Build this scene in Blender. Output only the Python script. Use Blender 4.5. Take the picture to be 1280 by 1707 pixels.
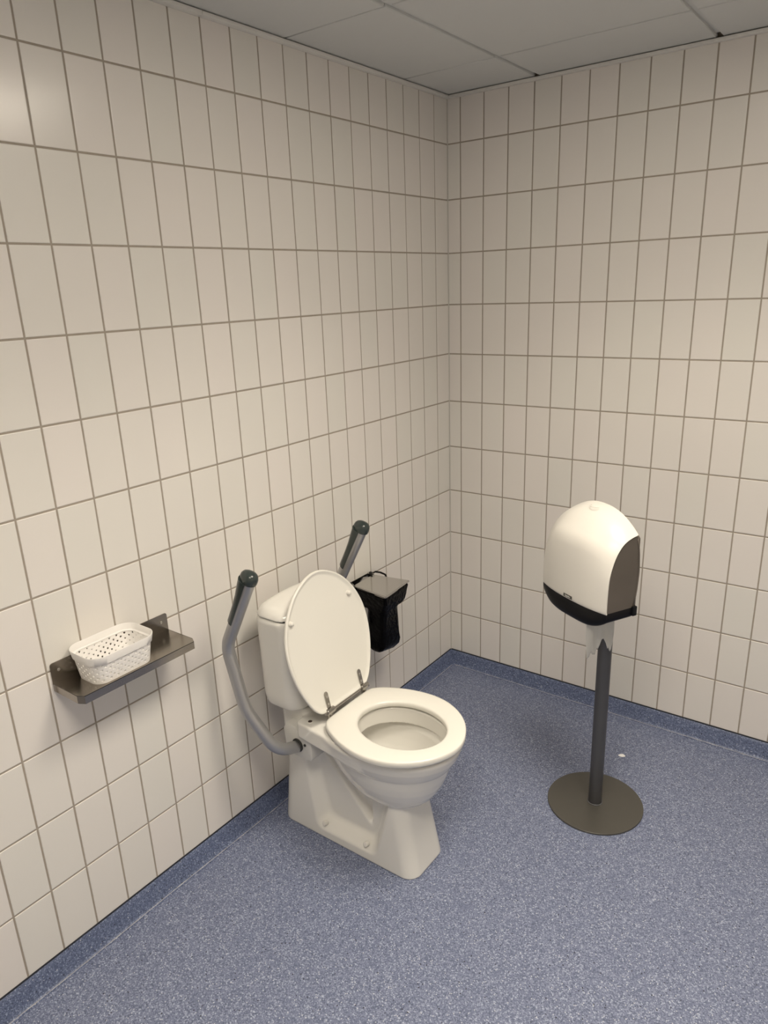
import bpy, bmesh, math, random
import numpy as np
from mathutils import Vector, Matrix

random.seed(7)
for o in list(bpy.data.objects):
    bpy.data.objects.remove(o)
scene = bpy.context.scene
COL = scene.collection

# ------------------------------------------------------------------ camera
cam_data = bpy.data.cameras.new('camera')
cam = bpy.data.objects.new('camera', cam_data)
COL.objects.link(cam)
YAW, PITCH, ROLL = 0.645580660, 1.25408546, -0.0387194644
cam.matrix_world = (Matrix.Translation((1.63588, -2.69350, 1.74597))
                    @ Matrix.Rotation(YAW, 4, 'Z') @ Matrix.Rotation(PITCH, 4, 'X')
                    @ Matrix.Rotation(ROLL, 4, 'Z'))
cam_data.sensor_fit = 'HORIZONTAL'
cam_data.sensor_width = 36.0
cam_data.lens = 1201.643 / 1280.0 * 36.0
cam_data.shift_x = 3.978 / 1280.0
cam_data.shift_y = 18.816 / 1280.0
cam_data.clip_start = 0.05
scene.camera = cam

# ------------------------------------------------------------------ world / exposure / lamp
world = bpy.data.worlds.new('world')
scene.world = world
world.use_nodes = True
world.node_tree.nodes['Background'].inputs[0].default_value = (0.02, 0.02, 0.02, 1)
vs = scene.view_settings
vs.view_transform = 'Standard'
vs.look = 'None'
vs.gamma = 1.0
vs.exposure = 0.0
try:
    vs.use_curve_mapping = False
except Exception:
    pass
# two 600 mm light panels set into the ceiling grid: (x, y, watt)
LAMPS = [(1.278, -1.213, 12.2), (1.278, -2.413, 10.2)]
LAMP_SIZE = 0.56
LAMP_COLOR = (1.0, 0.90, 0.745)
LAMP_GLOW = 11.0
LAMP_SPREAD = 120.0

# ------------------------------------------------------------------ measures
ROOM_X, ROOM_Y = 2.45, -3.55          # room runs 0..ROOM_X and ROOM_Y..0
TILE_Z0 = 0.065                        # lower edge of the tiling above the floor
PX, PZ = 0.101877, 0.2                 # tile pitch
GAP = 0.0048
CEIL = 2.432
YC = -1.163                            # middle of the toilet along the left wall

# ------------------------------------------------------------------ materials
def nodes_of(m):
    return m.node_tree.nodes, m.node_tree.links

def pmat(name, color, rough=0.5, metal=0.0, spec=0.5, coat=0.0, noise=None, bump=None):
    """procedural principled material: noise=(scale, amount) colour mottling, bump=(scale, strength, distance)"""
    m = bpy.data.materials.new(name)
    m.use_nodes = True
    N, L = nodes_of(m)
    b = N['Principled BSDF']
    b.inputs['Base Color'].default_value = (*color, 1)
    b.inputs['Roughness'].default_value = rough
    b.inputs['Metallic'].default_value = metal
    b.inputs['Specular IOR Level'].default_value = spec
    b.inputs['Coat Weight'].default_value = coat
    tc = N.new('ShaderNodeTexCoord')
    if noise:
        n = N.new('ShaderNodeTexNoise')
        n.inputs['Scale'].default_value = noise[0]
        n.inputs['Detail'].default_value = 4
        L.new(tc.outputs['Object'], n.inputs['Vector'])
        mx = N.new('ShaderNodeMix')
        mx.data_type = 'RGBA'
        k = noise[1]
        mx.inputs['A'].default_value = (*[c * (1 - k) for c in color], 1)
        mx.inputs['B'].default_value = (*[min(1, c * (1 + k)) for c in color], 1)
        L.new(n.outputs['Fac'], mx.inputs['Factor'])
        L.new(mx.outputs['Result'], b.inputs['Base Color'])
    if bump:
        n = N.new('ShaderNodeTexNoise')
        n.inputs['Scale'].default_value = bump[0]
        n.inputs['Detail'].default_value = 3
        L.new(tc.outputs['Object'], n.inputs['Vector'])
        bp = N.new('ShaderNodeBump')
        bp.inputs['Strength'].default_value = bump[1]
        bp.inputs['Distance'].default_value = bump[2]
        L.new(n.outputs['Fac'], bp.inputs['Height'])
        L.new(bp.outputs['Normal'], b.inputs['Normal'])
    return m

def tile_material():
    m = pmat('glazed_tile', (0.79, 0.765, 0.735), rough=0.19, spec=0.5, bump=(260, 0.05, 0.002))
    N, L = nodes_of(m)
    b = N['Principled BSDF']
    oi = N.new('ShaderNodeObjectInfo')
    mx = N.new('ShaderNodeMix')
    mx.data_type = 'RGBA'
    mx.inputs['A'].default_value = (0.785, 0.765, 0.725, 1)
    mx.inputs['B'].default_value = (0.815, 0.775, 0.745, 1)
    L.new(oi.outputs['Random'], mx.inputs['Factor'])
    L.new(mx.outputs['Result'], b.inputs['Base Color'])
    return m

def floor_material(name, tint=(1, 1, 1)):
    m = bpy.data.materials.new(name)
    m.use_nodes = True
    N, L = nodes_of(m)
    b = N['Principled BSDF']
    tc = N.new('ShaderNodeTexCoord')
    def vor(scale):
        v = N.new('ShaderNodeTexVoronoi')
        v.inputs['Scale'].default_value = scale
        L.new(tc.outputs['Object'], v.inputs['Vector'])
        s = N.new('ShaderNodeSeparateColor')
        L.new(v.outputs['Color'], s.inputs['Color'])
        return v, s
    v1, s1 = vor(350)
    ramp = N.new('ShaderNodeValToRGB')
    cr = ramp.color_ramp
    cols = [(0.0, (0.078, 0.094, 0.150)), (0.22, (0.122, 0.142, 0.216)), (0.6, (0.166, 0.190, 0.276)),
            (0.86, (0.232, 0.260, 0.352)), (1.0, (0.40, 0.435, 0.53))]
    while len(cr.elements) < len(cols):
        cr.elements.new(0.5)
    for e, (p, c) in zip(cr.elements, cols):
        e.position = p
        e.color = (*[c[i] * tint[i] for i in range(3)], 1)
    L.new(s1.outputs['Red'], ramp.inputs['Fac'])
    cur = ramp.outputs['Color']
    for scale, chan, thr, rad, colr in ((150, 'Green', 0.965, 0.30, (0.02, 0.022, 0.04)),
                                        (190, 'Blue', 0.965, 0.28, (0.58, 0.60, 0.66))):
        v, s = vor(scale)
        g = N.new('ShaderNodeMath'); g.operation = 'GREATER_THAN'
        g.inputs[1].default_value = thr
        L.new(s.outputs[chan], g.inputs[0])
        d = N.new('ShaderNodeMath'); d.operation = 'LESS_THAN'
        d.inputs[1].default_value = rad
        L.new(v.outputs['Distance'], d.inputs[0])
        mu = N.new('ShaderNodeMath'); mu.operation = 'MULTIPLY'
        L.new(g.outputs[0], mu.inputs[0]); L.new(d.outputs[0], mu.inputs[1])
        mx = N.new('ShaderNodeMix'); mx.data_type = 'RGBA'
        L.new(mu.outputs[0], mx.inputs['Factor'])
        L.new(cur, mx.inputs['A'])
        mx.inputs['B'].default_value = (*colr, 1)
        cur = mx.outputs['Result']
    L.new(cur, b.inputs['Base Color'])
    b.inputs['Roughness'].default_value = 0.42
    b.inputs['Specular IOR Level'].default_value = 0.5
    n = N.new('ShaderNodeTexNoise'); n.inputs['Scale'].default_value = 300
    L.new(tc.outputs['Object'], n.inputs['Vector'])
    bp = N.new('ShaderNodeBump'); bp.inputs['Strength'].default_value = 0.25; bp.inputs['Distance'].default_value = 0.002
    L.new(n.outputs['Fac'], bp.inputs['Height'])
    L.new(bp.outputs['Normal'], b.inputs['Normal'])
    return m

def brushed(name, color, rough, stretch):
    m = pmat(name, color, rough=rough, metal=1.0)
    N, L = nodes_of(m)
    b = N['Principled BSDF']
    tc = N.new('ShaderNodeTexCoord')
    mp = N.new('ShaderNodeMapping')
    mp.inputs['Scale'].default_value = stretch
    L.new(tc.outputs['Object'], mp.inputs['Vector'])
    n = N.new('ShaderNodeTexNoise'); n.inputs['Scale'].default_value = 1; n.inputs['Detail'].default_value = 4
    L.new(mp.outputs['Vector'], n.inputs['Vector'])
    mr = N.new('ShaderNodeMapRange')
    mr.inputs['To Min'].default_value = rough * 0.75
    mr.inputs['To Max'].default_value = rough * 1.3
    L.new(n.outputs['Fac'], mr.inputs['Value'])
    L.new(mr.outputs['Result'], b.inputs['Roughness'])
    bp = N.new('ShaderNodeBump'); bp.inputs['Strength'].default_value = 0.12; bp.inputs['Distance'].default_value = 0.001
    L.new(n.outputs['Fac'], bp.inputs['Height'])
    L.new(bp.outputs['Normal'], b.inputs['Normal'])
    return m

M = {}
M['tile'] = tile_material()
M['grout'] = pmat('grout', (0.37, 0.325, 0.275), rough=0.85, noise=(60, 0.12))
M['sealant'] = pmat('corner_sealant', (0.56, 0.54, 0.50), rough=0.6, noise=(30, 0.05))
M['floor'] = floor_material('blue_speckled_vinyl', (1.06, 1.08, 1.14))
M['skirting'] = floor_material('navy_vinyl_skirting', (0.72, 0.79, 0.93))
M['weld'] = pmat('worn_weld', (0.43, 0.43, 0.47), rough=0.6, noise=(40, 0.6))
M['gap_shade'] = pmat('gap_shade_and_dirt', (0.03, 0.033, 0.045), rough=0.8, noise=(30, 0.2))  # shade and dirt of the gap below the tiles, painted as dark colour
M['panel'] = pmat('ceiling_panel', (0.63, 0.64, 0.635), rough=0.8, noise=(8, 0.015))
M['dark_void'] = pmat('ceiling_void', (0.16, 0.155, 0.15), rough=0.9, noise=(10, 0.1))
M['trim'] = pmat('white_trim', (0.76, 0.75, 0.72), rough=0.5, noise=(14, 0.02))
M['ceramic'] = pmat('white_ceramic', (0.80, 0.785, 0.745), rough=0.07, spec=0.5, noise=(6, 0.012))
M['seat'] = pmat('seat_plastic', (0.80, 0.785, 0.735), rough=0.22, noise=(6, 0.01))
M['chrome'] = pmat('hinge_steel', (0.42, 0.40, 0.37), rough=0.22, metal=1.0, noise=(90, 0.15))
M['dark_rubber'] = pmat('dark_gap_rubber', (0.03, 0.03, 0.03), rough=0.7, noise=(40, 0.1))
M['arm'] = pmat('silver_arm_lacquer', (0.45, 0.45, 0.46), rough=0.38, metal=0.8, noise=(50, 0.03))
M['grip'] = pmat('dark_green_grip', (0.032, 0.043, 0.042), rough=0.22, noise=(30, 0.06))
M['bracket'] = pmat('bracket_white', (0.66, 0.65, 0.62), rough=0.35, noise=(20, 0.02))
M['steel'] = brushed('brushed_stainless', (0.36, 0.33, 0.295), 0.20, (400, 14, 400))
M['steel_lid'] = brushed('lid_stainless', (0.60, 0.59, 0.57), 0.13, (20, 300, 300))
M['basket'] = pmat('white_basket_plastic', (0.88, 0.86, 0.84), rough=0.42, noise=(20, 0.01))
M['bag'] = pmat('black_plastic_bag', (0.002, 0.002, 0.0025), rough=0.12, spec=0.10, bump=(60, 0.30, 0.012))
M['cover'] = pmat('dispenser_white', (0.72, 0.70, 0.66), rough=0.28, noise=(10, 0.008))
M['smoked'] = pmat('smoked_side_plastic', (0.105, 0.09, 0.078), rough=0.3, noise=(9, 0.25))
M['black'] = pmat('black_plastic', (0.004, 0.004, 0.006), rough=0.4, spec=0.2, noise=(30, 0.2))
M['pole'] = pmat('dark_grey_pole', (0.105, 0.105, 0.112), rough=0.42, metal=0.4, noise=(25, 0.05))
M['base'] = pmat('grey_base_plate', (0.098, 0.093, 0.083), rough=0.42, metal=0.3, noise=(12, 0.06))
M['paper'] = pmat('tissue_paper', (0.62, 0.615, 0.59), rough=0.9, bump=(70, 0.4, 0.004))
M['print'] = pmat('light_print', (0.8, 0.8, 0.78), rough=0.5, noise=(10, 0.01))
M['label_dark'] = pmat('dark_label', (0.05, 0.047, 0.042), rough=0.4, noise=(20, 0.1))
M['scrap'] = pmat('white_scrap', (0.9, 0.9, 0.9), rough=0.8, noise=(60, 0.05))
M['screw'] = pmat('screw_steel', (0.6, 0.58, 0.55), rough=0.3, metal=1.0, noise=(60, 0.1))
M['hole'] = pmat('screw_hole', (0.06, 0.04, 0.03), rough=0.8, noise=(60, 0.2))
M['cap'] = pmat('white_plastic_cap', (0.78, 0.76, 0.71), rough=0.3, noise=(20, 0.01))

def glow_material():
    m = bpy.data.materials.new('lamp_diffuser')
    m.use_nodes = True
    N, L = nodes_of(m)
    b = N['Principled BSDF']
    b.inputs['Base Color'].default_value = (0.8, 0.8, 0.8, 1)
    b.inputs['Emission Color'].default_value = (*LAMP_COLOR, 1)
    b.inputs['Emission Strength'].default_value = LAMP_GLOW
    return m
M['glow'] = glow_material()

# ------------------------------------------------------------------ object helpers
def mesh_obj(name, verts, faces, mat, parent=None, smooth=False, sharp=None):
    me = bpy.data.meshes.new(name)
    me.from_pydata([tuple(v) for v in verts], [], [tuple(f) for f in faces])
    me.update()
    return link_mesh(name, me, mat, parent, smooth, sharp)

def link_mesh(name, me, mat, parent=None, smooth=False, sharp=None):
    if mat is not None and not me.materials:
        me.materials.append(mat)
    if smooth:
        me.polygons.foreach_set('use_smooth', [True] * len(me.polygons))
        if sharp is not None:
            me.set_sharp_from_angle(angle=math.radians(sharp))
    o = bpy.data.objects.new(name, me)
    COL.objects.link(o)
    o.parent = parent
    return o

def bm_obj(name, bm, mat, parent=None, smooth=False, sharp=None, normals=True):
    if normals:
        bmesh.ops.recalc_face_normals(bm, faces=bm.faces)
    me = bpy.data.meshes.new(name)
    bm.to_mesh(me)
    bm.free()
    return link_mesh(name, me, mat, parent, smooth, sharp)

def empty(name, loc, label, category, group=None):
    o = bpy.data.objects.new(name, None)
    COL.objects.link(o)
    o.location = loc
    o.empty_display_size = 0.05
    tag(o, label, category, group)
    return o

def tag(o, label, category, group=None):
    o['label'] = label
    o['category'] = category
    if group:
        o['group'] = group
    return o

def structure(o, label=None):
    o['kind'] = 'structure'
    if label:
        o['label'] = label
    return o

def add_box(bm, lo, hi, bevel=0.0, seg=2):
    c = [(a + b) / 2 for a, b in zip(lo, hi)]
    s = [abs(b - a) for a, b in zip(lo, hi)]
    r = bmesh.ops.create_cube(bm, size=1.0, matrix=Matrix.Translation(c) @ Matrix.Diagonal((*s, 1)))
    if bevel > 0:
        vs_ = set(r['verts'])
        es = [e for e in bm.edges if e.verts[0] in vs_ and e.verts[1] in vs_]
        bmesh.ops.bevel(bm, geom=es, offset=bevel, segments=seg, profile=0.5, affect='EDGES')
    return bm

def box_obj(name, lo, hi, mat, parent=None, bevel=0.0, seg=2):
    return bm_obj(name, add_box(bmesh.new(), lo, hi, bevel, seg), mat, parent, smooth=bevel > 0, sharp=40)

def cyl_obj(name, p0, p1, r, mat, parent=None, n=24, bevel=0.0, r2=None):
    p0, p1 = Vector(p0), Vector(p1)
    d = p1 - p0
    bm = bmesh.new()
    q = d.to_track_quat('Z', 'Y').to_matrix().to_4x4()
    bmesh.ops.create_cone(bm, cap_ends=True, segments=n, radius1=r, radius2=r if r2 is None else r2, depth=d.length,
                          matrix=Matrix.Translation((p0 + p1) / 2) @ q)
    if bevel:
        es = [e for e in bm.edges if any(len(f.verts) > 4 for f in e.link_faces)]
        bmesh.ops.bevel(bm, geom=es, offset=bevel, segments=3, profile=0.5, affect='EDGES')
    return bm_obj(name, bm, mat, parent, smooth=True, sharp=40)

def fillet_path(pts, radii, n=8):
    out = [Vector(pts[0])]
    for i in range(1, len(pts) - 1):
        p, a, b = Vector(pts[i]), Vector(pts[i - 1]), Vector(pts[i + 1])
        u, v = (a - p), (b - p)
        r = min(radii[i - 1], u.length * 0.49, v.length * 0.49)
        s, e = p + u.normalized() * r, p + v.normalized() * r
        for k in range(n + 1):
            t = k / n
            out.append((1 - t) ** 2 * s + 2 * t * (1 - t) * p + t * t * e)
    out.append(Vector(pts[-1]))
    return out

def sweep(path, section, caps=True, scale=None):
    """sweep a closed 2-D section along a path (parallel transport); scale(i, n) -> factor"""
    bm = bmesh.new()
    rings = []
    t0 = (path[1] - path[0]).normalized()
    ref = Vector((1, 0, 0)) if abs(t0.x) < 0.9 else Vector((0, 0, 1))
    nrm = (ref - t0 * ref.dot(t0)).normalized()
    for i, p in enumerate(path):
        t = (path[min(i + 1, len(path) - 1)] - path[max(i - 1, 0)]).normalized()
        nrm = (nrm - t * nrm.dot(t)).normalized()
        bn = t.cross(nrm)
        k = scale(i, len(path)) if scale else 1.0
        rings.append([bm.verts.new(p + nrm * x * k + bn * y * k) for x, y in section])
    m = len(section)
    for a, b in zip(rings, rings[1:]):
        for j in range(m):
            bm.faces.new((a[j], a[(j + 1) % m], b[(j + 1) % m], b[j]))
    if caps:
        bm.faces.new(rings[0][::-1])
        bm.faces.new(rings[-1])
    return bm

def circle(r, n=20):
    return [(r * math.cos(2 * math.pi * k / n), r * math.sin(2 * math.pi * k / n)) for k in range(n)]

def loft(rings, cap0=True, cap1=True):
    """rings: lists of 3-D points of equal length -> bmesh"""
    bm = bmesh.new()
    R = [[bm.verts.new(p) for p in r] for r in rings]
    m = len(rings[0])
    for a, b in zip(R, R[1:]):
        for j in range(m):
            bm.faces.new((a[j], a[(j + 1) % m], b[(j + 1) % m], b[j]))
    if cap0:
        bm.faces.new(R[0][::-1])
    if cap1:
        bm.faces.new(R[-1])
    return bm

def rounded_rect(cx, cy, hx, hy, r, n=6):
    pts = []
    for k, (sx, sy) in enumerate(((1, 1), (-1, 1), (-1, -1), (1, -1))):
        for j in range(n + 1):
            a = math.pi / 2 * (k + j / n)
            pts.append((cx + sx * (hx - r) + r * math.cos(a), cy + sy * (hy - r) + r * math.sin(a)))
    return pts

# ------------------------------------------------------------------ room shell
def wall_slab(name, lo, hi):
    return structure(box_obj(name, lo, hi, M['grout']))

SUB = 0.0016                            # depth of the joints
wall_left = wall_slab('wall_left', (-0.12, ROOM_Y - 0.1, 0), (-SUB, 0.12, 2.56))
wall_left['label'] = 'left wall of upright white tiles with brown grout'
wall_back = wall_slab('wall_back', (-SUB, SUB, 0), (ROOM_X + 0.1, 0.12, 2.56))
wall_back['label'] = 'right-hand wall of white tiles behind the dispenser stand'
wall_right = wall_slab('wall_right', (ROOM_X + SUB, ROOM_Y - 0.1, 0), (ROOM_X + 0.12, SUB, 2.56))
wall_front = wall_slab('wall_front', (-SUB, ROOM_Y - 0.12, 0), (ROOM_X + SUB, ROOM_Y - SUB, 2.56))

TILE_MESH = {}
def tile_mesh(w, h):
    """face in the local XZ plane looking to -Y, origin at the lower left corner; 34 triangles"""
    key = (round(w, 5), round(h, 5))
    if key in TILE_MESH:
        return TILE_MESH[key]
    rings = []
    for inset, y in ((0, 0.007), (0, 0.0010), (0.0007, 0.0004), (0.0024, 0.0)):
        rings.append([(inset, y, inset), (w - inset, y, inset), (w - inset, y, h - inset), (inset, y, h - inset)])
    verts = [p for r in rings for p in r]
    faces = []
    for k in range(3):
        for j in range(4):
            a, b = 4 * k + j, 4 * k + (j + 1) % 4
            faces.append((a, b, b + 4, a + 4))
    faces.append((12, 13, 14, 15))
    me = bpy.data.meshes.new('tile')
    me.from_pydata(verts, [], faces)
    me.update()
    me.polygons.foreach_set('use_smooth', [True] * len(me.polygons))
    nrm = []
    for p in me.polygons:               # flat glaze, rounded only along the edge
        for vi in p.vertices:
            if p.index < 4:
                nrm.append(p.normal.copy())
                continue
            sx = -1 if vi % 4 in (0, 3) else 1
            sz = -1 if vi % 4 in (0, 1) else 1
            k = {1: 0.75, 2: 0.45, 3: 0.0}[vi // 4]
            face = (p.index - 4) % 4 if p.index < 12 else None
            ex, ez = (0, sz) if face in (0, 2) else (sx, 0)
            nrm.append(Vector((ex * k, -1 + 0.5 * k, ez * k)).normalized())
    me.normals_split_custom_set(nrm)
    me.materials.append(M['tile'])
    TILE_MESH[key] = me
    return me

rows = []
for j in range(11):
    rows.append((TILE_Z0 + j * PZ + (GAP / 2 if j else 0.0015), TILE_Z0 + (j + 1) * PZ - GAP / 2))
rows.append((TILE_Z0 + 11 * PZ + GAP / 2, CEIL - 0.004))

def columns(first_cut, length):
    cols, u = [(0.0015, first_cut - GAP / 2)], first_cut
    while u < length - 0.02:
        cols.append((u + GAP / 2, min(u + PX, length) - GAP / 2))
        u += PX
    return cols

def tile_wall(wall, place, cols, n_single):
    """place(u, z) -> 4x4 matrix of a tile whose lower left corner (seen from the room) is u, z"""
    field = bmesh.new()
    for ci, (u0, u1) in enumerate(cols):
        for z0, z1 in rows:
            me = tile_mesh(u1 - u0, z1 - z0)
            wob = Matrix.Rotation(random.gauss(0, 0.0013), 4, 'Z') @ Matrix.Rotation(random.gauss(0, 0.0013), 4, 'X')
            if ci < n_single:
                o = bpy.data.objects.new('tile', me)
                COL.objects.link(o)
                o.parent = wall
                o.matrix_world = place(u0, u1, z0) @ wob
            else:
                tmp = me.copy()
                tmp.transform(place(u0, u1, z0) @ wob)
                field.from_mesh(tmp)
                bpy.data.meshes.remove(tmp)
    if len(field.faces):
        o = bm_obj('tile_field', field, M['tile'], wall, normals=False)
        o['kind'] = 'stuff'
    else:
        field.free()

R90 = Matrix.Rotation(math.pi / 2, 4, 'Z')
# left wall: face looks to +X, u counted from the corner along -Y
tile_wall(wall_left, lambda u0, u1, z: Matrix.Translation((0, -u1, z)) @ R90, columns(0.0935, -ROOM_Y), 23)
# back wall: face looks to -Y
tile_wall(wall_back, lambda u0, u1, z: Matrix.Translation((u0, 0, z)), columns(0.0579, ROOM_X), 15)
tile_wall(wall_right, lambda u0, u1, z: Matrix.Translation((ROOM_X, -u0, z)) @ R90.inverted(), columns(0.06, -ROOM_Y), 0)
tile_wall(wall_front, lambda u0, u1, z: Matrix.Translation((u1, ROOM_Y, z)) @ Matrix.Rotation(math.pi, 4, 'Z'),
          columns(0.06, ROOM_X), 0)

# silicone joint in the corner
bm = loft([[(-0.001, 0.001, z), (0.0035, -0.0005, z), (0.0022, -0.0022, z), (0.0005, -0.0035, z)] for z in (TILE_Z0, CEIL)])
structure(bm_obj('trim_1', bm, M['sealant']), 'pale silicone joint in the corner of the two tiled walls')

# floor and the coved skirting
structure(box_obj('floor', (-0.12, ROOM_Y - 0.12, -0.08), (ROOM_X + 0.12, 0.12, 0.0), M['floor']),
          'blue speckled vinyl floor')

COVE = [(-0.0012, 0.0), (-0.0012, 0.0612), (0.0014, 0.0614), (0.0026, 0.0602), (0.0066, 0.045), (0.0112, 0.030), (0.0158, 0.0165)]
for k in range(6):                      # tight bend into the floor
    t = k / 5
    COVE.append(((1 - t) ** 2 * 0.0180 + 2 * t * (1 - t) * 0.0212 + t * t * 0.0260, (1 - t) ** 2 * 0.0105 + 2 * t * (1 - t) * 0.0016 + t * t * 0.0010))
COVE += [(0.032, 0.0004), (0.032, 0.0)]

def cove_strip(name, axis, sign, u0, u1, base, label, m0=0, m1=0):
    """profile swept along a wall; m0/m1 = 1 mitres that end"""
    rings = []
    for u, m in ((u0, m0), (u1, m1)):
        ring = []
        for d, z in COVE:
            uu = u + m * d
            ring.append((base + sign * d, uu, z) if axis == 'y' else (uu, base + sign * d, z))
        rings.append(ring)
    bm = loft(rings)
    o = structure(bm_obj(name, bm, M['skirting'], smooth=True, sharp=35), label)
    return o

b_left = cove_strip('baseboard_left', 'y', 1, 0.0, ROOM_Y, 0.0, 'coved blue vinyl skirting along the left wall', -1, 1)
b_back = cove_strip('baseboard_back', 'x', -1, 0.0, ROOM_X, 0.0, 'coved blue vinyl skirting along the right-hand wall', 1, -1)
b_right = cove_strip('baseboard_right', 'y', -1, 0.0, ROOM_Y, ROOM_X, 'coved blue vinyl skirting on the wall outside the view', -1, 1)
b_front = cove_strip('baseboard_front', 'x', 1, 0.0, ROOM_X, ROOM_Y, 'coved blue vinyl skirting behind the viewer', 1, -1)
def weld(parent, pts_fn, u0, u1):
    verts, faces = [], []
    n = 160
    for k in range(n + 1):
        u = u0 + (u1 - u0) * k / n
        wv = 0.0011 + 0.0005 * math.sin(k * 1.7) + random.uniform(-0.0003, 0.0006)
        off = 0.0262 + 0.0009 * math.sin(k * 0.23) + random.uniform(-0.0003, 0.0003)
        for dd, z in ((-wv, 0.0012), (0, 0.0022), (wv, 0.0012)):
            verts.append(pts_fn(u, off + dd, z))
        if k:
            a = 3 * k
            faces += [(a - 3, a - 2, a + 1, a), (a - 2, a - 1, a + 2, a + 1)]
    mesh_obj('weld_seam', verts, faces, M['weld'], parent, smooth=True)
box_obj('gap_shade_line', (-0.001, ROOM_Y, 0.0605), (0.0004, 0.0, 0.0662), M['gap_shade'], b_left)  # dark strip paints the shade and dirt between tiles and skirting
box_obj('gap_shade_line', (0.0, -0.0004, 0.0605), (ROOM_X, 0.001, 0.0662), M['gap_shade'], b_back)
weld(b_left, lambda u, d, z: (d, u, z), -0.035, ROOM_Y + 0.04)
weld(b_back, lambda u, d, z: (u, -d, z), 0.035, ROOM_X - 0.04)

# ceiling: panels in a 600 mm grid under a dark void
ceiling = structure(box_obj('ceiling', (-0.12, ROOM_Y - 0.12, 2.4485), (ROOM_X + 0.12, 0.12, 2.56), M['dark_void']),
                    'suspended ceiling of pale grey panels')
gx = [0.006, 0.378, 0.978, 1.578, 2.178, ROOM_X - 0.006]
gy = [-0.006, -0.313, -0.913, -1.513, -2.113, -2.713, -3.313, ROOM_Y + 0.006]
for i in range(len(gx) - 1):
    for j in range(len(gy) - 1):
        if any(gx[i] < l[0] < gx[i + 1] and gy[j + 1] < l[1] < gy[j] for l in LAMPS):
            continue
        gl = 0.0095 if i else 0.0
        lo = (gx[i] + gl, gy[j + 1] + 0.0028, CEIL + random.uniform(-0.0008, 0.0008))
        hi = (gx[i + 1] - 0.0075, gy[j] - 0.0028, 2.447)
        box_obj('panel', lo, hi, M['panel'], ceiling, bevel=0.0022, seg=1)
for x in gx[1:-1]:                      # slim runner between the rows of panels
    box_obj('grid_runner', (x - 0.0075, ROOM_Y + 0.03, CEIL + 0.0085), (x + 0.0095, -0.028, 2.448), M['panel'], ceiling)
structure(box_obj('trim_2', (0.0, -1.2205, CEIL - 0.0125), (0.021, -0.0005, CEIL - 0.003), M['trim'], bevel=0.0012),
          'white edge trim between left wall and ceiling, far length')
structure(box_obj('trim_3', (0.0, ROOM_Y, CEIL - 0.0130), (0.0216, -1.222, CEIL - 0.003), M['trim'], bevel=0.0012),
          'white edge trim between left wall and ceiling, near length')
structure(box_obj('trim_4', (0.0218, -0.021, CEIL - 0.0125), (ROOM_X, 0.0, CEIL - 0.003), M['trim'], bevel=0.0012),
          'white edge trim between the right-hand wall and ceiling')

# ------------------------------------------------------------------ light panels (outside the frame, they light the room)
def lathe(profile, n=48, cap0=False, cap1=False):
    return loft([[(r * math.cos(2 * math.pi * k / n), r * math.sin(2 * math.pi * k / n), z) for k in range(n)]
                 for r, z in profile], cap0, cap1)

def panel_lamp(x, y, watt, label):
    root = empty('ceiling_light', (x, y, CEIL), label, 'light panel')
    h, g = LAMP_SIZE / 2, 0.292
    bm = bmesh.new()
    for lo, hi in (((-g, -g), (g, -h)), ((-g, h), (g, g)), ((-g, -h), (-h, h)), ((h, -h), (g, h))):
        add_box(bm, (*lo, -0.002), (*hi, 0.012))
    bm_obj('frame', bm, M['trim'], root)
    box_obj('diffuser', (-h, -h, 0.0), (h, h, 0.010), M['glow'], root)
    ld = bpy.data.lights.new('panel_light', 'AREA')
    ld.shape = 'SQUARE'
    ld.size = LAMP_SIZE
    ld.energy = watt
    ld.color = LAMP_COLOR
    ld.spread = math.radians(LAMP_SPREAD)
    lo_ = bpy.data.objects.new('panel_light', ld)
    COL.objects.link(lo_)
    lo_.parent = root
    lo_.location = (0, 0, -0.003)
panel_lamp(*LAMPS[0], 'square white light panel in the ceiling in front of the toilet')
panel_lamp(*LAMPS[1], 'square white light panel in the ceiling behind the viewer')

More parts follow.
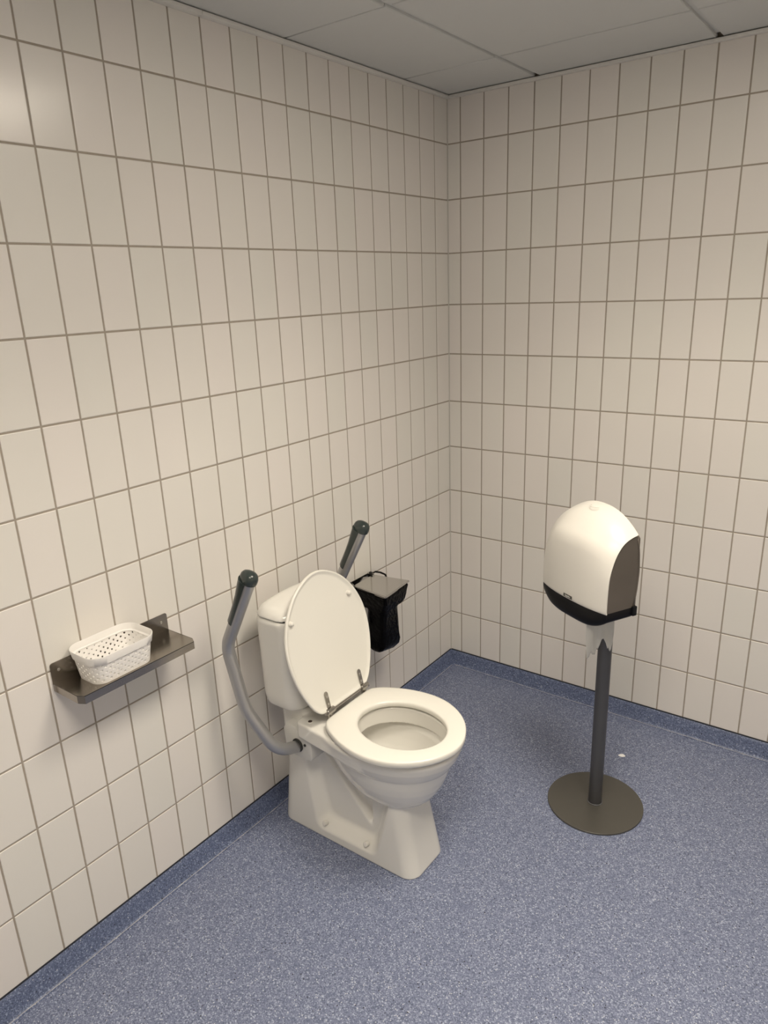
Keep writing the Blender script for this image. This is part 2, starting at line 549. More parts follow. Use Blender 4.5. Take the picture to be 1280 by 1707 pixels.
# ------------------------------------------------------------------ implicit surfaces for the ceramic
def surface_nets(f, lo, hi, h):
    ax = [np.arange(a, b + h, h) for a, b in zip(lo, hi)]
    X, Y, Z = np.meshgrid(*ax, indexing='ij')
    F = f(X, Y, Z)
    s = F < 0
    n = F.shape
    cnt = np.zeros((n[0] - 1, n[1] - 1, n[2] - 1))
    acc = np.zeros(cnt.shape + (3,))
    corners = [(i, j, k) for i in (0, 1) for j in (0, 1) for k in (0, 1)]
    def sl(c):
        return tuple(slice(c[d], n[d] - 1 + c[d]) for d in range(3))
    for a in corners:
        for d in range(3):
            if a[d] == 0:
                b = list(a); b[d] = 1
                fa, fb = F[sl(a)], F[sl(b)]
                m = s[sl(a)] != s[sl(b)]
                t = np.where(m, fa / np.where(m, fa - fb, 1), 0)
                cnt += m
                for e in range(3):
                    acc[..., e] += np.where(m, a[e] + (t if e == d else 0), 0)
    act = cnt > 0
    idx = -np.ones(cnt.shape, int)
    idx[act] = np.arange(act.sum())
    base = np.argwhere(act)
    V = (base + acc[act] / cnt[act][:, None]) * h + np.array(lo)
    faces = []
    for d in range(3):
        e1, e2 = [e for e in range(3) if e != d]
        lo_sl = [slice(None)] * 3; hi_sl = [slice(None)] * 3
        lo_sl[d] = slice(0, n[d] - 1); hi_sl[d] = slice(1, n[d])
        ch = np.argwhere(s[tuple(lo_sl)] != s[tuple(hi_sl)])
        ch = ch[(ch[:, e1] > 0) & (ch[:, e2] > 0) & (ch[:, e1] < n[e1] - 1) & (ch[:, e2] < n[e2] - 1)]
        q = []
        for o1, o2 in ((0, 0), (-1, 0), (-1, -1), (0, -1)):
            c = ch.copy(); c[:, e1] += o1; c[:, e2] += o2
            q.append(idx[c[:, 0], c[:, 1], c[:, 2]])
        q = np.stack(q, 1)
        flip = s[ch[:, 0], ch[:, 1], ch[:, 2]]
        if d == 1:
            flip = ~flip
        q[~flip] = q[~flip][:, ::-1]
        faces.append(q)
    Fq = np.concatenate(faces)
    for _ in range(3):                  # pull the vertices onto the surface
        e = h * 0.2
        v = f(V[:, 0], V[:, 1], V[:, 2])
        g = np.stack([(f(V[:, 0] + e * (k == 0), V[:, 1] + e * (k == 1), V[:, 2] + e * (k == 2))
                       - f(V[:, 0] - e * (k == 0), V[:, 1] - e * (k == 1), V[:, 2] - e * (k == 2))) / (2 * e) for k in range(3)], 1)
        st = (v / np.maximum((g * g).sum(1), 0.05))[:, None] * g
        ln = np.linalg.norm(st, axis=1, keepdims=True)
        V = V - st * np.minimum(1, 0.5 * h / np.maximum(ln, 1e-9))
    return V, Fq

def smin(a, b, k):
    t = np.clip(0.5 + 0.5 * (b - a) / k, 0, 1)
    return b * (1 - t) + a * t - k * t * (1 - t)

def smax(a, b, k):
    return -smin(-a, -b, k)

def rbox2(x, y, hx, hy, r):
    qx, qy = np.abs(x) - (hx - r), np.abs(y) - (hy - r)
    return np.hypot(np.maximum(qx, 0), np.maximum(qy, 0)) + np.minimum(np.maximum(qx, qy), 0) - r

RIM = 0.455
BOWL_Z = np.array([0.205, 0.222, 0.232, 0.246, 0.262, 0.285, 0.315, 0.345, 0.358, 0.378, 0.388, 0.400, 0.418, 0.440, 0.480])
BOWL_R = np.array([0.05, 0.31, 0.43, 0.53, 0.60, 0.668, 0.738, 0.790, 0.808, 0.838, 0.872, 0.905, 0.950, 0.985, 1.0])
def bowl_field(X, S, Z):
    S = np.abs(S)
    # pedestal
    hw = 0.095 - 0.035 * Z
    xf = 0.624 - 0.19 * Z
    xb = 0.070 + 0.10 * Z
    xc, hx = (xf + xb) / 2, (xf - xb) / 2
    ped = rbox2(X - xc, S, hx, hw, 0.046)
    ped = smax(ped, Z - 0.42, 0.01)
    # recess in the flank, with sloping sides
    d2 = smax(smax((0.243 - 0.176 * Z) - X, X - (0.470 + 0.266 * Z), 0.02), 0.033 - Z, 0.03)
    rec = smax(d2 + 0.85 * (hw - S), 0.052 - S, 0.010)
    ped = smax(ped, -rec, 0.007)
    # deeper pocket between the trap and the bowl
    pk = smax((0.262 + (0.291 - Z) * 0.918) - X, 0.10 - Z, 0.01)
    pk = smax(pk * 0.74 + 0.55 * (0.052 - S), 0.024 - S, 0.010)
    pk = smax(pk, X - 0.44, 0.02)
    ped = smax(ped, -pk, 0.008)
    # bowl
    ex = X - 0.50
    a = np.where(ex > 0, 0.2235, 0.30)
    q = np.sqrt((ex / a) ** 2 + (S / 0.177) ** 2 + 1e-9)
    R = np.interp(Z, BOWL_Z, BOWL_R)
    bowl = smax((q - R) * 0.13, Z - RIM, 0.010)
    bowl = smax(bowl, 0.21 - Z, 0.01)
    body = smin(ped, bowl, 0.010)
    # deck behind the bowl, neck under the tank
    hwd = 0.138 + (X - 0.24) * 0.115
    deck = smax(smax(S - hwd, np.maximum(0.212 - X, X - 0.50), 0.02), np.maximum(Z - RIM, 0.396 - Z), 0.010)
    neck = smax(rbox2(X - 0.165, S, 0.062, 0.094, 0.03), np.maximum(Z - 0.4745, 0.30 - Z), 0.010)
    body = smin(smin(body, deck, 0.008), neck, 0.014)
    # cavity
    cu = (np.sqrt(((X - 0.527) / 0.150) ** 2 + (S / 0.121) ** 2 + 1e-9) - 1) * 0.13
    cu = np.maximum(cu, 0.388 - Z)
    cl = np.maximum((q - (R - 0.150)) * 0.14, np.maximum(Z - 0.402, 0.275 - Z))
    body = smax(body, -np.minimum(cu, cl), 0.007)
    return smax(body, -Z, 0.004)

toilet = empty('toilet', (0, YC, 0), 'white ceramic floor-standing toilet with raised lid and seat down', 'toilet')
V, Fq = surface_nets(bowl_field, (0.05, -0.20, -0.012), (0.74, 0.20, 0.51), 0.0038)
V[:, 2] = np.maximum(V[:, 2], 0.0)
mesh_obj('bowl', V.tolist(), Fq.tolist(), M['ceramic'], toilet, smooth=True)

def tank_field(X, S, Z):
    S = np.abs(S)
    k = 0.012 * np.clip((0.53 - Z) / 0.055, 0, 1) ** 2
    d = rbox2(X - 0.148, S, 0.079 - 0.3 * k, 0.151 - k - 0.006 * np.clip((0.79 - Z) / 0.3, 0, 1), 0.05)
    d = d + 0.25 * np.clip(X - 0.19, 0, 1) * (S / 0.15) ** 2      # gently bowed front
    return smax(d, np.maximum(Z - 0.7935, 0.4755 - Z), 0.018)
V, Fq = surface_nets(tank_field, (0.05, -0.18, 0.46), (0.26, 0.18, 0.81), 0.0042)
mesh_obj('tank', V.tolist(), Fq.tolist(), M['ceramic'], toilet, smooth=True)
def tanklid_field(X, S, Z):
    S = np.abs(S)
    d = rbox2(X - 0.148, S, 0.080, 0.1525, 0.052) + 0.25 * np.clip(X - 0.19, 0, 1) * (S / 0.15) ** 2
    top = 0.838 - 0.35 * (X - 0.13) ** 2 / 0.1 * 0.3 - 0.018 * (S / 0.15) ** 2
    return smax(smax(d, Z - top, 0.045), 0.7952 - Z, 0.004)
V, Fq = surface_nets(tanklid_field, (0.05, -0.18, 0.78), (0.26, 0.18, 0.87), 0.0042)
mesh_obj('tank_lid', V.tolist(), Fq.tolist(), M['ceramic'], toilet, smooth=True)
rr = rounded_rect(0.148, 0, 0.074, 0.143, 0.044)
bm_obj('lid_gasket', loft([[(x, y, z) for x, y in rr] for z in (0.7925, 0.7975)]), M['dark_rubber'], toilet)

# seat outline in plan (u forward from the hinge line, half width)
OUT = [(0.000, 0.0), (0.0, 0.06), (0.002, 0.100), (0.012, 0.119), (0.035, 0.1375), (0.075, 0.157), (0.120, 0.173), (0.170, 0.183),
       (0.220, 0.1855), (0.270, 0.178), (0.320, 0.158), (0.362, 0.129), (0.395, 0.094), (0.418, 0.053), (0.428, 0.022), (0.430, 0.0)]
def spline_outline(pts, n=48):
    """Catmull-Rom through half an outline, mirrored to a closed loop of 2n-2 points"""
    P = [Vector((*p, 0)) for p in pts]
    P = [Vector((P[1].x, -P[1].y, 0))] + P + [Vector((P[-2].x, -P[-2].y, 0))]
    dense = []
    for i in range(1, len(P) - 2):
        for k in range(16):
            t = k / 16
            p0, p1, p2, p3 = P[i - 1:i + 3]
            dense.append(0.5 * ((2 * p1) + (p2 - p0) * t + (2 * p0 - 5 * p1 + 4 * p2 - p3) * t * t + (3 * p1 - p0 - 3 * p2 + p3) * t ** 3))
    dense.append(P[-2])
    L_ = [0.0]
    for a, b in zip(dense, dense[1:]):
        L_.append(L_[-1] + (b - a).length)
    half = []
    j = 0
    for k in range(n):
        s = L_[-1] * k / (n - 1)
        while j < len(L_) - 2 and L_[j + 1] < s:
            j += 1
        f = (s - L_[j]) / max(L_[j + 1] - L_[j], 1e-9)
        half.append(dense[j].lerp(dense[j + 1], f))
    half[0].y = 0; half[-1].y = 0
    return [(p.x, p.y) for p in half] + [(p.x, -p.y) for p in half[-2:0:-1]]

out = spline_outline(OUT, 60)
SX0, SEAT_Z0, SEAT_Z1 = 0.320, 0.463, 0.485
seat_out = [(u * 0.957, v) for u, v in out]
# seat ring: outer outline against the inner ellipse
def inner(u, v):
    cx = 0.530 - SX0
    ang = math.atan2(v / 0.113, (u - cx) / 0.143)
    # match directions from the hole centre
    return cx + 0.143 * math.cos(ang), 0.113 * math.sin(ang)
sec = [(0.0, 0.30), (0.0, 0.62), (0.010, 0.86), (0.035, 0.97), (0.10, 1.0), (0.5, 1.0), (0.86, 0.99), (0.955, 0.93), (1.0, 0.72),
       (1.0, 0.25), (0.97, 0.05), (0.9, 0.0), (0.1, 0.0), (0.03, 0.08)]
rings = []
for f, g in sec:
    ring = []
    for (u, v) in seat_out:
        iu, iv = inner(u, v)
        ring.append((SX0 + iu + (u - iu) * (1 - f), (iv + (v - iv) * (1 - f)) * 1.03, SEAT_Z0 + (SEAT_Z1 - SEAT_Z0) * g))
    rings.append(ring)
bm = loft(rings + [rings[0]], False, False)
bmesh.ops.remove_doubles(bm, verts=bm.verts, dist=1e-6)
seat = bm_obj('seat', bm, M['seat'], toilet, smooth=True, sharp=60)
for x, s in ((0.40, 0.150), (0.40, -0.150), (0.64, 0.115), (0.64, -0.115)):
    cyl_obj('buffer', (x, s, RIM - 0.001), (x, s, SEAT_Z0 + 0.001), 0.010, M['cap'], seat, n=12)

# raised lid: hinge at HX, HZ, leaning back against the tank
HX, HZ, LEAN = 0.309, 0.497, math.radians(13.0)
def lid_pt(u, v, w):
    """u up along the lid, v sideways, w out of the underside (towards the room)"""
    return (HX - u * math.sin(LEAN) + w * math.cos(LEAN), v * 1.025 - 0.003, HZ + u * math.cos(LEAN) + w * math.sin(LEAN))
lo_c = (0.215, 0.0)
def scaled(k):
    return [(lo_c[0] + (u - lo_c[0]) * k, v * k) for u, v in out]
def inset(d):
    pts = [Vector(p) for p in out]
    n = len(pts)
    res = []
    for i in range(n):
        t = (pts[(i + 1) % n] - pts[i - 1]).normalized()
        nn = Vector((-t.y, t.x))
        if nn.dot(Vector(lo_c) - pts[i]) < 0:
            nn = -nn
        res.append(tuple(pts[i] + nn * d))
    return res
lid_rings = [([(u, v) for u, v in scaled(0.05)], -0.020), (scaled(0.5), -0.0195), (scaled(0.8), -0.016), (inset(0.012), -0.011),
             (inset(0.003), -0.006), (inset(0.0), -0.001), (inset(0.0005), 0.004), (inset(0.0035), 0.0062), (inset(0.007), 0.0052),
             (inset(0.011), 0.0015), (inset(0.018), 0.0004), (scaled(0.6), 0.0), (scaled(0.05), 0.0)]
lid_rings = [[lid_pt(u, v, w) for u, v in r] for r, w in lid_rings]
lid = bm_obj('lid', loft(lid_rings), M['seat'], toilet, smooth=True, sharp=60)
for s in (-1, 1):                       # two knobs that cushion the lid
    p = [lid_pt(0.315, s * 0.133 - 0.007, w) for w in (0.0, 0.005, 0.011, 0.0135)]
    rr_ = (0.0085, 0.0075, 0.0065, 0.003)
    bm = bmesh.new()
    rings = []
    axis = Vector(p[-1]) - Vector(p[0]); axis.normalize()
    e1 = Vector((0, 1, 0)); e2 = axis.cross(e1)
    rings = [[Vector(c) + e1 * r * math.cos(2 * math.pi * k / 14) + e2 * r * math.sin(2 * math.pi * k / 14) for k in range(14)] for c, r in zip(p, rr_)]
    bm.free()
    bm_obj('buffer', loft(rings, False, True), M['cap'], lid, smooth=True, sharp=60)

# hinge
hinge = cyl_obj('hinge', (HX + 0.002, -0.098, HZ - 0.003), (HX + 0.002, 0.114, HZ - 0.003), 0.0055, M['chrome'], toilet, n=16)
for s in (-1, 1):
    y0 = s * 0.086 + 0.008
    cyl_obj('barrel', (HX + 0.005, y0 - 0.017, HZ + 0.0005), (HX + 0.005, y0 + 0.017, HZ + 0.0005), 0.0100, M['chrome'], hinge, n=18, bevel=0.002)
    bm = bmesh.new()
    pr = [lid_pt(u, y0 * 0.94 + dv, w) for w in (0.0012, 0.0042) for u, dv in ((0.0, -0.0075), (0.056, -0.0075), (0.062, -0.0035), (0.062, 0.0035), (0.056, 0.0075), (0.0, 0.0075))]
    vv = [bm.verts.new(p) for p in pr]
    bm.faces.new(vv[:6]); bm.faces.new(vv[6:][::-1])
    for k in range(6):
        bm.faces.new((vv[k], vv[(k + 1) % 6], vv[6 + (k + 1) % 6], vv[6 + k]))
    bm_obj('strap', bm, M['chrome'], hinge)
    for u in (0.022, 0.046):
        a, b = Vector(lid_pt(u, y0 * 0.94, 0.004)), Vector(lid_pt(u, y0 * 0.94, 0.0060))
        cyl_obj('screw', a, b, 0.0038, M['screw'], hinge, n=12, bevel=0.0008)
    cyl_obj('hinge_post', (HX + 0.003, y0, RIM - 0.001), (HX + 0.003, y0, HZ - 0.004), 0.0085, M['chrome'], hinge, n=16)
# plugged fixing holes and caps
for s in (-1, 1):
    ring = cyl_obj('hole_ring', (0.256, s * 0.112, RIM - 0.001), (0.256, s * 0.112, RIM + 0.0016), 0.0105, M['cap'], toilet, n=20, bevel=0.001)
    cyl_obj('fixing_hole', (0.256, s * 0.112, RIM + 0.0010), (0.256, s * 0.112, RIM + 0.0022), 0.0066, M['hole'], toilet, n=16)
    for cx in (0.265, 0.437):
        cyl_obj('screw_cap', (cx, s * 0.078, 0.050), (cx, s * 0.0935, 0.0565), 0.0085, M['cap'], toilet, n=18, bevel=0.0025)

# ------------------------------------------------------------------ fold-up support arms
def support_arm(side, label):
    root = empty('support_arm', (0.0, YC, 0.0), label, 'support arm', 'fold-up arms on both sides of the toilet')
    s = side
    A = 0.258
    pts = [(0.210, s * 0.110, 0.350), (0.203, s * 0.215, 0.386), (0.129, s * A, 0.534), (0.076, s * A, 0.736), (0.207, s * A, 0.9775)]
    path = fillet_path(pts, (0.060, 0.040, 0.036), 10)
    bm_obj('tube', sweep(path, circle(0.0192, 24)), M['arm'], root, smooth=True, sharp=60)
    # grip: a pad on the wall side of the upper length, swelling into a knob over the end
    a, b = Vector((0.1265, s * A, 0.8255)), Vector((0.207, s * A, 0.9775))
    ax = (b - a).normalized()
    back = Vector((-ax.z, 0, ax.x))     # towards the wall
    side_v = Vector((0, 1, 0))
    rings = []
    n = 24
    for t, ro, bulge in ((-0.004, 0.0180, 0.0), (0.0, 0.0210, 0.002), (0.02, 0.0216, 0.0035), (0.35, 0.0218, 0.004), (0.6, 0.0220, 0.006), (0.78, 0.0226, 0.0095),
                         (0.90, 0.0228, 0.0115), (0.97, 0.0228, 0.0125)):
        c = a.lerp(b, t)
        ring = []
        for k in range(n):
            th = math.radians(-96 + 192 * k / (n - 1)) if k < n else 0
            r = ro + bulge * max(0, math.cos(th)) ** 1.0
            ring.append(c + back * r * math.cos(th) + side_v * r * math.sin(th))
        for k in range(n):              # inner skin runs back
            th = math.radians(96 - 192 * k / (n - 1))
            ring.append(c + back * 0.0185 * math.cos(th) + side_v * 0.0185 * math.sin(th))
        rings.append(ring)
    grip = bm_obj('grip', loft(rings), M['grip'], root, smooth=True, sharp=50)
    # knob
    rings = []
    for t, ro, bulge in ((0.965, 0.0226, 0.0125), (1.0, 0.0230, 0.0125), (1.05, 0.0225, 0.0115), (1.10, 0.0200, 0.009), (1.135, 0.0150, 0.006), (1.152, 0.008, 0.003), (1.156, 0.002, 0.0)):
        c = a.lerp(b, t)
        rings.append([c + back * (ro + bulge * max(0, math.cos(th))) * math.cos(th) + side_v * ro * math.sin(th)
                      for th in [2 * math.pi * k / 28 for k in range(28)]])
    bm_obj('knob', loft(rings), M['grip'], grip, smooth=True, sharp=60)
    # bracket clamped to the flank of the bowl
    bm = bmesh.new()
    prof = [(0.150, 0.405), (0.156, 0.335), (0.190, 0.316), (0.262, 0.318), (0.268, 0.330), (0.268, 0.394), (0.235, 0.397), (0.205, 0.425), (0.165, 0.432)]
    v0 = [bm.verts.new((x, s * 0.128, z)) for x, z in prof]
    v1 = [bm.verts.new((x, s * 0.062, z)) for x, z in prof]
    bm.faces.new(v0); bm.faces.new(v1[::-1])
    for k in range(len(prof)):
        bm.faces.new((v0[k], v0[(k + 1) % len(prof)], v1[(k + 1) % len(prof)], v1[k]))
    bmesh.ops.bevel(bm, geom=[e for e in bm.edges], offset=0.004, segments=2, profile=0.5, affect='EDGES')
    br = bm_obj('bracket', bm, M['bracket'], root, smooth=True, sharp=40)
    cyl_obj('collar', (0.2105, s * 0.126, 0.362), (0.2095, s * 0.1335, 0.362), 0.0225, M['dark_rubber'], br, n=24, bevel=0.0015)
    cyl_obj('bolt', (0.241, s * 0.126, 0.372), (0.241, s * 0.1305, 0.372), 0.0045, M['dark_rubber'], br, n=12)
    return root
support_arm(-1, 'raised grey support arm with dark grip, left of the toilet tank')
support_arm(1, 'raised grey support arm with dark grip behind the toilet lid, beside the bin')

# ------------------------------------------------------------------ steel wall shelf
SY0, SY1, SZ = -1.9185, -1.5635, 0.832
shelf = empty('wall_shelf', (0, (SY0 + SY1) / 2, SZ), 'brushed steel shelf screwed to the left tiled wall', 'shelf')
SLY = (SY1 - SY0) / 2
T = 0.0016
bm = bmesh.new()                        # back plate with rounded upper corners
prof = [(-SLY, -0.004), (SLY, -0.004)] + [(SLY - 0.007 + 0.007 * math.cos(a), 0.046 + 0.007 * math.sin(a)) for a in [math.pi / 2 * k / 4 for k in range(5)]] \
    + [(-SLY + 0.007 - 0.007 * math.sin(a), 0.046 + 0.007 * math.cos(a)) for a in [math.pi / 2 * k / 4 for k in range(5)]]
v0 = [bm.verts.new((0.0008, y, z)) for y, z in prof]
v1 = [bm.verts.new((0.0008 + T, y, z)) for y, z in prof]
bm.faces.new(v0); bm.faces.new(v1[::-1])
for k in range(len(prof)):
    bm.faces.new((v0[k], v0[(k + 1) % len(prof)], v1[(k + 1) % len(prof)], v1[k]))
bp = bm_obj('back_plate', bm, M['steel'], shelf)
for s in (-1, 1):
    y = s * (SLY - 0.021)
    cyl_obj('screw', (0.002, y, 0.030), (0.0042, y, 0.030), 0.0042, M['screw'], bp, n=16, bevel=0.0012)
SD = 0.1255
bm = bmesh.new()                        # shelf plate, front corners cut off
prof = [(0.0015, -SLY), (SD - 0.018, -SLY), (SD, -SLY + 0.010), (SD, SLY - 0.010), (SD - 0.018, SLY), (0.0015, SLY)]
v0 = [bm.verts.new((x, y, -T)) for x, y in prof]
v1 = [bm.verts.new((x, y, 0.0)) for x, y in prof]
bm.faces.new(v0[::-1]); bm.faces.new(v1)
for k in range(len(prof)):
    bm.faces.new((v0[k], v0[(k + 1) % len(prof)], v1[(k + 1) % len(prof)], v1[k]))
bm_obj('shelf_plate', bm, M['steel'], shelf)
def flange(name, p, q, h=0.022):
    d = Vector((q[0] - p[0], q[1] - p[1], 0)).normalized()
    nn = Vector((-d.y, d.x, 0)) * T
    rings = []
    for w, z in ((0, 0.0003), (1, 0.0003), (1, -h), (0, -h)):
        rings.append([Vector((p[0], p[1], z)) + nn * w, Vector((q[0], q[1], z)) + nn * w])
    bm = bmesh.new()
    A = [bm.verts.new(r[0]) for r in rings]; B = [bm.verts.new(r[1]) for r in rings]
    bm.faces.new(A[::-1]); bm.faces.new(B)
    for k in range(4):
        bm.faces.new((A[k], A[(k + 1) % 4], B[(k + 1) % 4], B[k]))
    return bm_obj(name, bm, M['steel'], shelf)
flange('front_lip', prof[2], prof[3])
for a, b in ((0, 1), (1, 2), (3, 4), (4, 5)):
    flange('side_lip', prof[a], prof[b])

# ------------------------------------------------------------------ perforated basket on the shelf
bk = empty('plastic_basket', (0.0665, -1.7805, SZ), 'small white perforated plastic basket on the steel shelf', 'basket')
BH, PER = 0.079, 48
def basket_outline(k, n, z):
    f = z / BH
    hx, hy = 0.049 + 0.012 * f, 0.082 + 0.0085 * f
    r = 0.030 + 0.004 * f
    # arc-length walk round a rounded rectangle
    straight = [2 * (hy - r), 2 * (hx - r)]
    arc = math.pi / 2 * r
    total = 2 * sum(straight) + 4 * arc
    s = (k / n) % 1.0 * total
    segs = [('l', straight[0], (hx, -(hy - r)), (0, 1)), ('a', arc, (hx - r, hy - r), 0), ('l', straight[1], (hx - r, hy), (-1, 0)), ('a', arc, (-(hx - r), hy - r), 1),
            ('l', straight[0], (-hx, hy - r), (0, -1)), ('a', arc, (-(hx - r), -(hy - r)), 2), ('l', straight[1], (-(hx - r), -hy), (1, 0)), ('a', arc, (hx - r, -(hy - r)), 3)]
    for kind, ln, p, q in segs:
        if s <= ln + 1e-12:
            if kind == 'l':
                return p[0] + q[0] * s, p[1] + q[1] * s
            a = math.pi / 2 * (q + s / ln)
            return p[0] + r * math.cos(a), p[1] + r * math.sin(a)
        s -= ln
    return hx, -(hy - r)
def bpt(k, z):
    x, y = basket_outline(k, PER, z)
    return (x, y, z)
bm = bmesh.new()
cache = {}
def bv(k, z):
    key = (round((k % PER) * 64), round(z * 1e6))
    if key not in cache:
        cache[key] = bm.verts.new(bpt(k, z))
    return cache[key]
ROWS = 7
z_lo, z_hi = 0.006, 0.0585
dz = (z_hi - z_lo) / ROWS
for j in range(ROWS):
    for k in range(PER):
        za, zb = z_lo + j * dz, z_lo + (j + 1) * dz
        zm = (za + zb) / 2
        ring = [bv(k, za), bv(k + 0.5, za), bv(k + 1, za), bv(k + 1, zm), bv(k + 1, zb), bv(k + 0.5, zb), bv(k, zb), bv(k, zm)]
        if (j + k) % 2 == 0:
            wave = 0.5 + 0.5 * math.sin(2 * math.pi * (k + 1.5 * j) / 14)
            rz = 0.0013 + 0.0015 * wave
            ru = rz / 0.0106
            hole = []
            for i in range(8):
                a = math.radians(225 + 45 * i)
                hole.append(bm.verts.new(bpt(k + 0.5 + ru * math.cos(a), zm + rz * math.sin(a))))
            for i in range(8):
                bm.faces.new((ring[i], ring[(i + 1) % 8], hole[(i + 1) % 8], hole[i]))
        else:
            bm.faces.new(ring)
for k in range(PER):                    # solid bands below and above the holes
    for za, zb in ((0.0012, z_lo), (z_hi, 0.0605)):
        bm.faces.new((bv(k, za), bv(k + 0.5, za), bv(k + 1, za), bv(k + 1, zb), bv(k + 0.5, zb), bv(k, zb)))
bm.faces.new([bv(k / 2, 0.0012) for k in range(2 * PER)][::-1])
for f in bm.faces:
    f.smooth = True
body = bm_obj('basket_body', bm, M['basket'], bk, smooth=True, sharp=50)
sol = body.modifiers.new('thickness', 'SOLIDIFY')
sol.thickness = 0.0018
sol.offset = -1
rings = []
def grow(d, z):
    out_ = []
    for k in range(2 * PER):
        x, y = basket_outline(k / 2, PER, z)
        l = math.hypot(x / 0.061, y / 0.0905)
        nx, ny = x / 0.061 ** 2, y / 0.0905 ** 2
        # rounded-rectangle normal by finite difference
        x2, y2 = basket_outline(k / 2 + 0.02, PER, z)
        t = Vector((x2 - x, y2 - y)).normalized()
        out_.append((x + t.y * d, y - t.x * d, z))
    return out_
rings = [grow(-0.0005, 0.0590), grow(0.0040, 0.0560), grow(0.0050, 0.0566), grow(0.0058, 0.0775), grow(0.0053, BH), grow(0.0044, BH), grow(0.0039, 0.0780), grow(0.0030, 0.0625), grow(-0.0022, 0.0608), grow(-0.0018, 0.0595)]
bm_obj('rim', loft(rings + [rings[0]], False, False), M['basket'], bk, smooth=True, sharp=50)

# ------------------------------------------------------------------ wall-mounted bin-bag holder with steel lid
BZ = 0.676
holder = empty('bag_holder', (0.0, -0.685, BZ), 'steel wall holder with flat lid for a black bin bag, in the corner', 'bin holder')
lidp = [(0.030, -0.063), (0.026, 0.060), (0.178, 0.086), (0.192, -0.085)]
bm = bmesh.new()
def zl(x):
    return 0.0 + 0.0 * x
v0 = [bm.verts.new((x, y, zl(x) - 0.0012)) for x, y in lidp]
v1 = [bm.verts.new((x, y, zl(x) + 0.0012)) for x, y in lidp]
bm.faces.new(v0[::-1]); bm.faces.new(v1)
for k in range(4):
    bm.faces.new((v0[k], v0[(k + 1) % 4], v1[(k + 1) % 4], v1[k]))
bin_lid = bm_obj('lid', bm, M['steel_lid'], holder)
for (a, b) in ((lidp[2], lidp[3]), (lidp[3], lidp[0]), (lidp[1], lidp[2])):
    p, q = Vector((*a, -0.0025)), Vector((*b, -0.0025))
    cyl_obj('rolled_edge', p, q, 0.0024, M['steel_lid'], bin_lid, n=10)
# wire frame that carries the bag
frame = [Vector((x * 0.97 + 0.001, y * 0.95, -0.009)) for x, y in lidp]
bm = sweep(fillet_path([frame[0], frame[3], frame[2], frame[1]], (0.012, 0.012), 6), circle(0.0026, 10))
bm_obj('wire_frame', bm, M['chrome'], holder, smooth=True, sharp=60)
wp = box_obj('wall_plate', (0.001, -0.072, -0.030), (0.0032, 0.070, 0.0035), M['steel_lid'], holder, bevel=0.0008)
for s in (-0.066, 0.062):
    box_obj('hinge_ear', (0.002, s - 0.006, -0.012), (0.033, s - 0.003, 0.008), M['steel_lid'], holder, bevel=0.0008)
    box_obj('hinge_clip', (0.010, s - 0.008, 0.000), (0.026, s + 0.002, 0.011), M['dark_rubber'], holder, bevel=0.002)
bm = bmesh.new()                        # stay that braces the frame below the lid
st = [(0.003, -0.004), (0.026, -0.006), (0.036, -0.060), (0.086, -0.158), (0.068, -0.166), (0.014, -0.064), (0.003, -0.03)]
v0 = [bm.verts.new((x, -0.0705, z)) for x, z in st]; v1 = [bm.verts.new((x, -0.0685, z)) for x, z in st]
bm.faces.new(v0); bm.faces.new(v1[::-1])
for k in range(len(st)):
    bm.faces.new((v0[k], v0[(k + 1) % len(st)], v1[(k + 1) % len(st)], v1[k]))
bm_obj('stay', bm, M['pole'], holder)

def crumple(p, amp, seed):
    x, y, z = p
    n = (math.sin(41 * x + 23 * z + seed) * math.sin(37 * y - 29 * z + 2 * seed) + 0.6 * math.sin(83 * y + 61 * z + seed) * math.cos(71 * x + 5 * seed)
         + 0.4 * math.sin(150 * z + 130 * y + 90 * x))
    return n * amp
NB = 64
def bag_ring(cx, cy, hx, hy, r, z, amp, seed, tilt=0.0, shear=0.0):
    base = rounded_rect(0, 0, hx, hy, r, 15)
    out_ = []
    for (x, y) in base:
        l = math.hypot(x, y) + 1e-9
        k = 1 + crumple((cx + x, cy + y, z), amp, seed) / l
        out_.append((cx + x * k, cy + y * k, z + tilt * y + shear * x + crumple((y, x, z), amp * 0.6, seed + 3)))
    return out_
bag_root = empty('bin_bag', (0.0, -0.685, 0.0), 'black plastic bin bag hanging from the steel holder', 'bin bag')
Bx = 0.108
body_r = [bag_ring(Bx, 0.0, 0.072, 0.074, 0.010, BZ - 0.010, 0.0005, 1), bag_ring(Bx, 0.0, 0.070, 0.071, 0.012, BZ - 0.030, 0.001, 1),
          bag_ring(Bx + 0.003, 0.002, 0.056, 0.060, 0.018, BZ - 0.060, 0.002, 1), bag_ring(Bx + 0.002, 0.003, 0.047, 0.053, 0.024, BZ - 0.100, 0.003, 1),
          bag_ring(Bx + 0.002, 0.004, 0.044, 0.051, 0.024, BZ - 0.135, 0.004, 1), bag_ring(Bx + 0.001, 0.006, 0.042, 0.051, 0.022, BZ - 0.170, 0.004, 1.2, -0.04),
          bag_ring(Bx, 0.009, 0.040, 0.053, 0.018, BZ - 0.205, 0.005, 1.4, -0.08), bag_ring(Bx - 0.001, 0.011, 0.038, 0.055, 0.014, BZ - 0.235, 0.005, 1.6, -0.12),
          bag_ring(Bx - 0.002, 0.010, 0.034, 0.055, 0.012, BZ - 0.256, 0.004, 1.8, -0.16), bag_ring(Bx - 0.005, 0.004, 0.026, 0.047, 0.010, BZ - 0.271, 0.003, 2.0, -0.2),
          bag_ring(Bx - 0.006, -0.002, 0.014, 0.034, 0.006, BZ - 0.278, 0.002, 2.2, -0.2)]
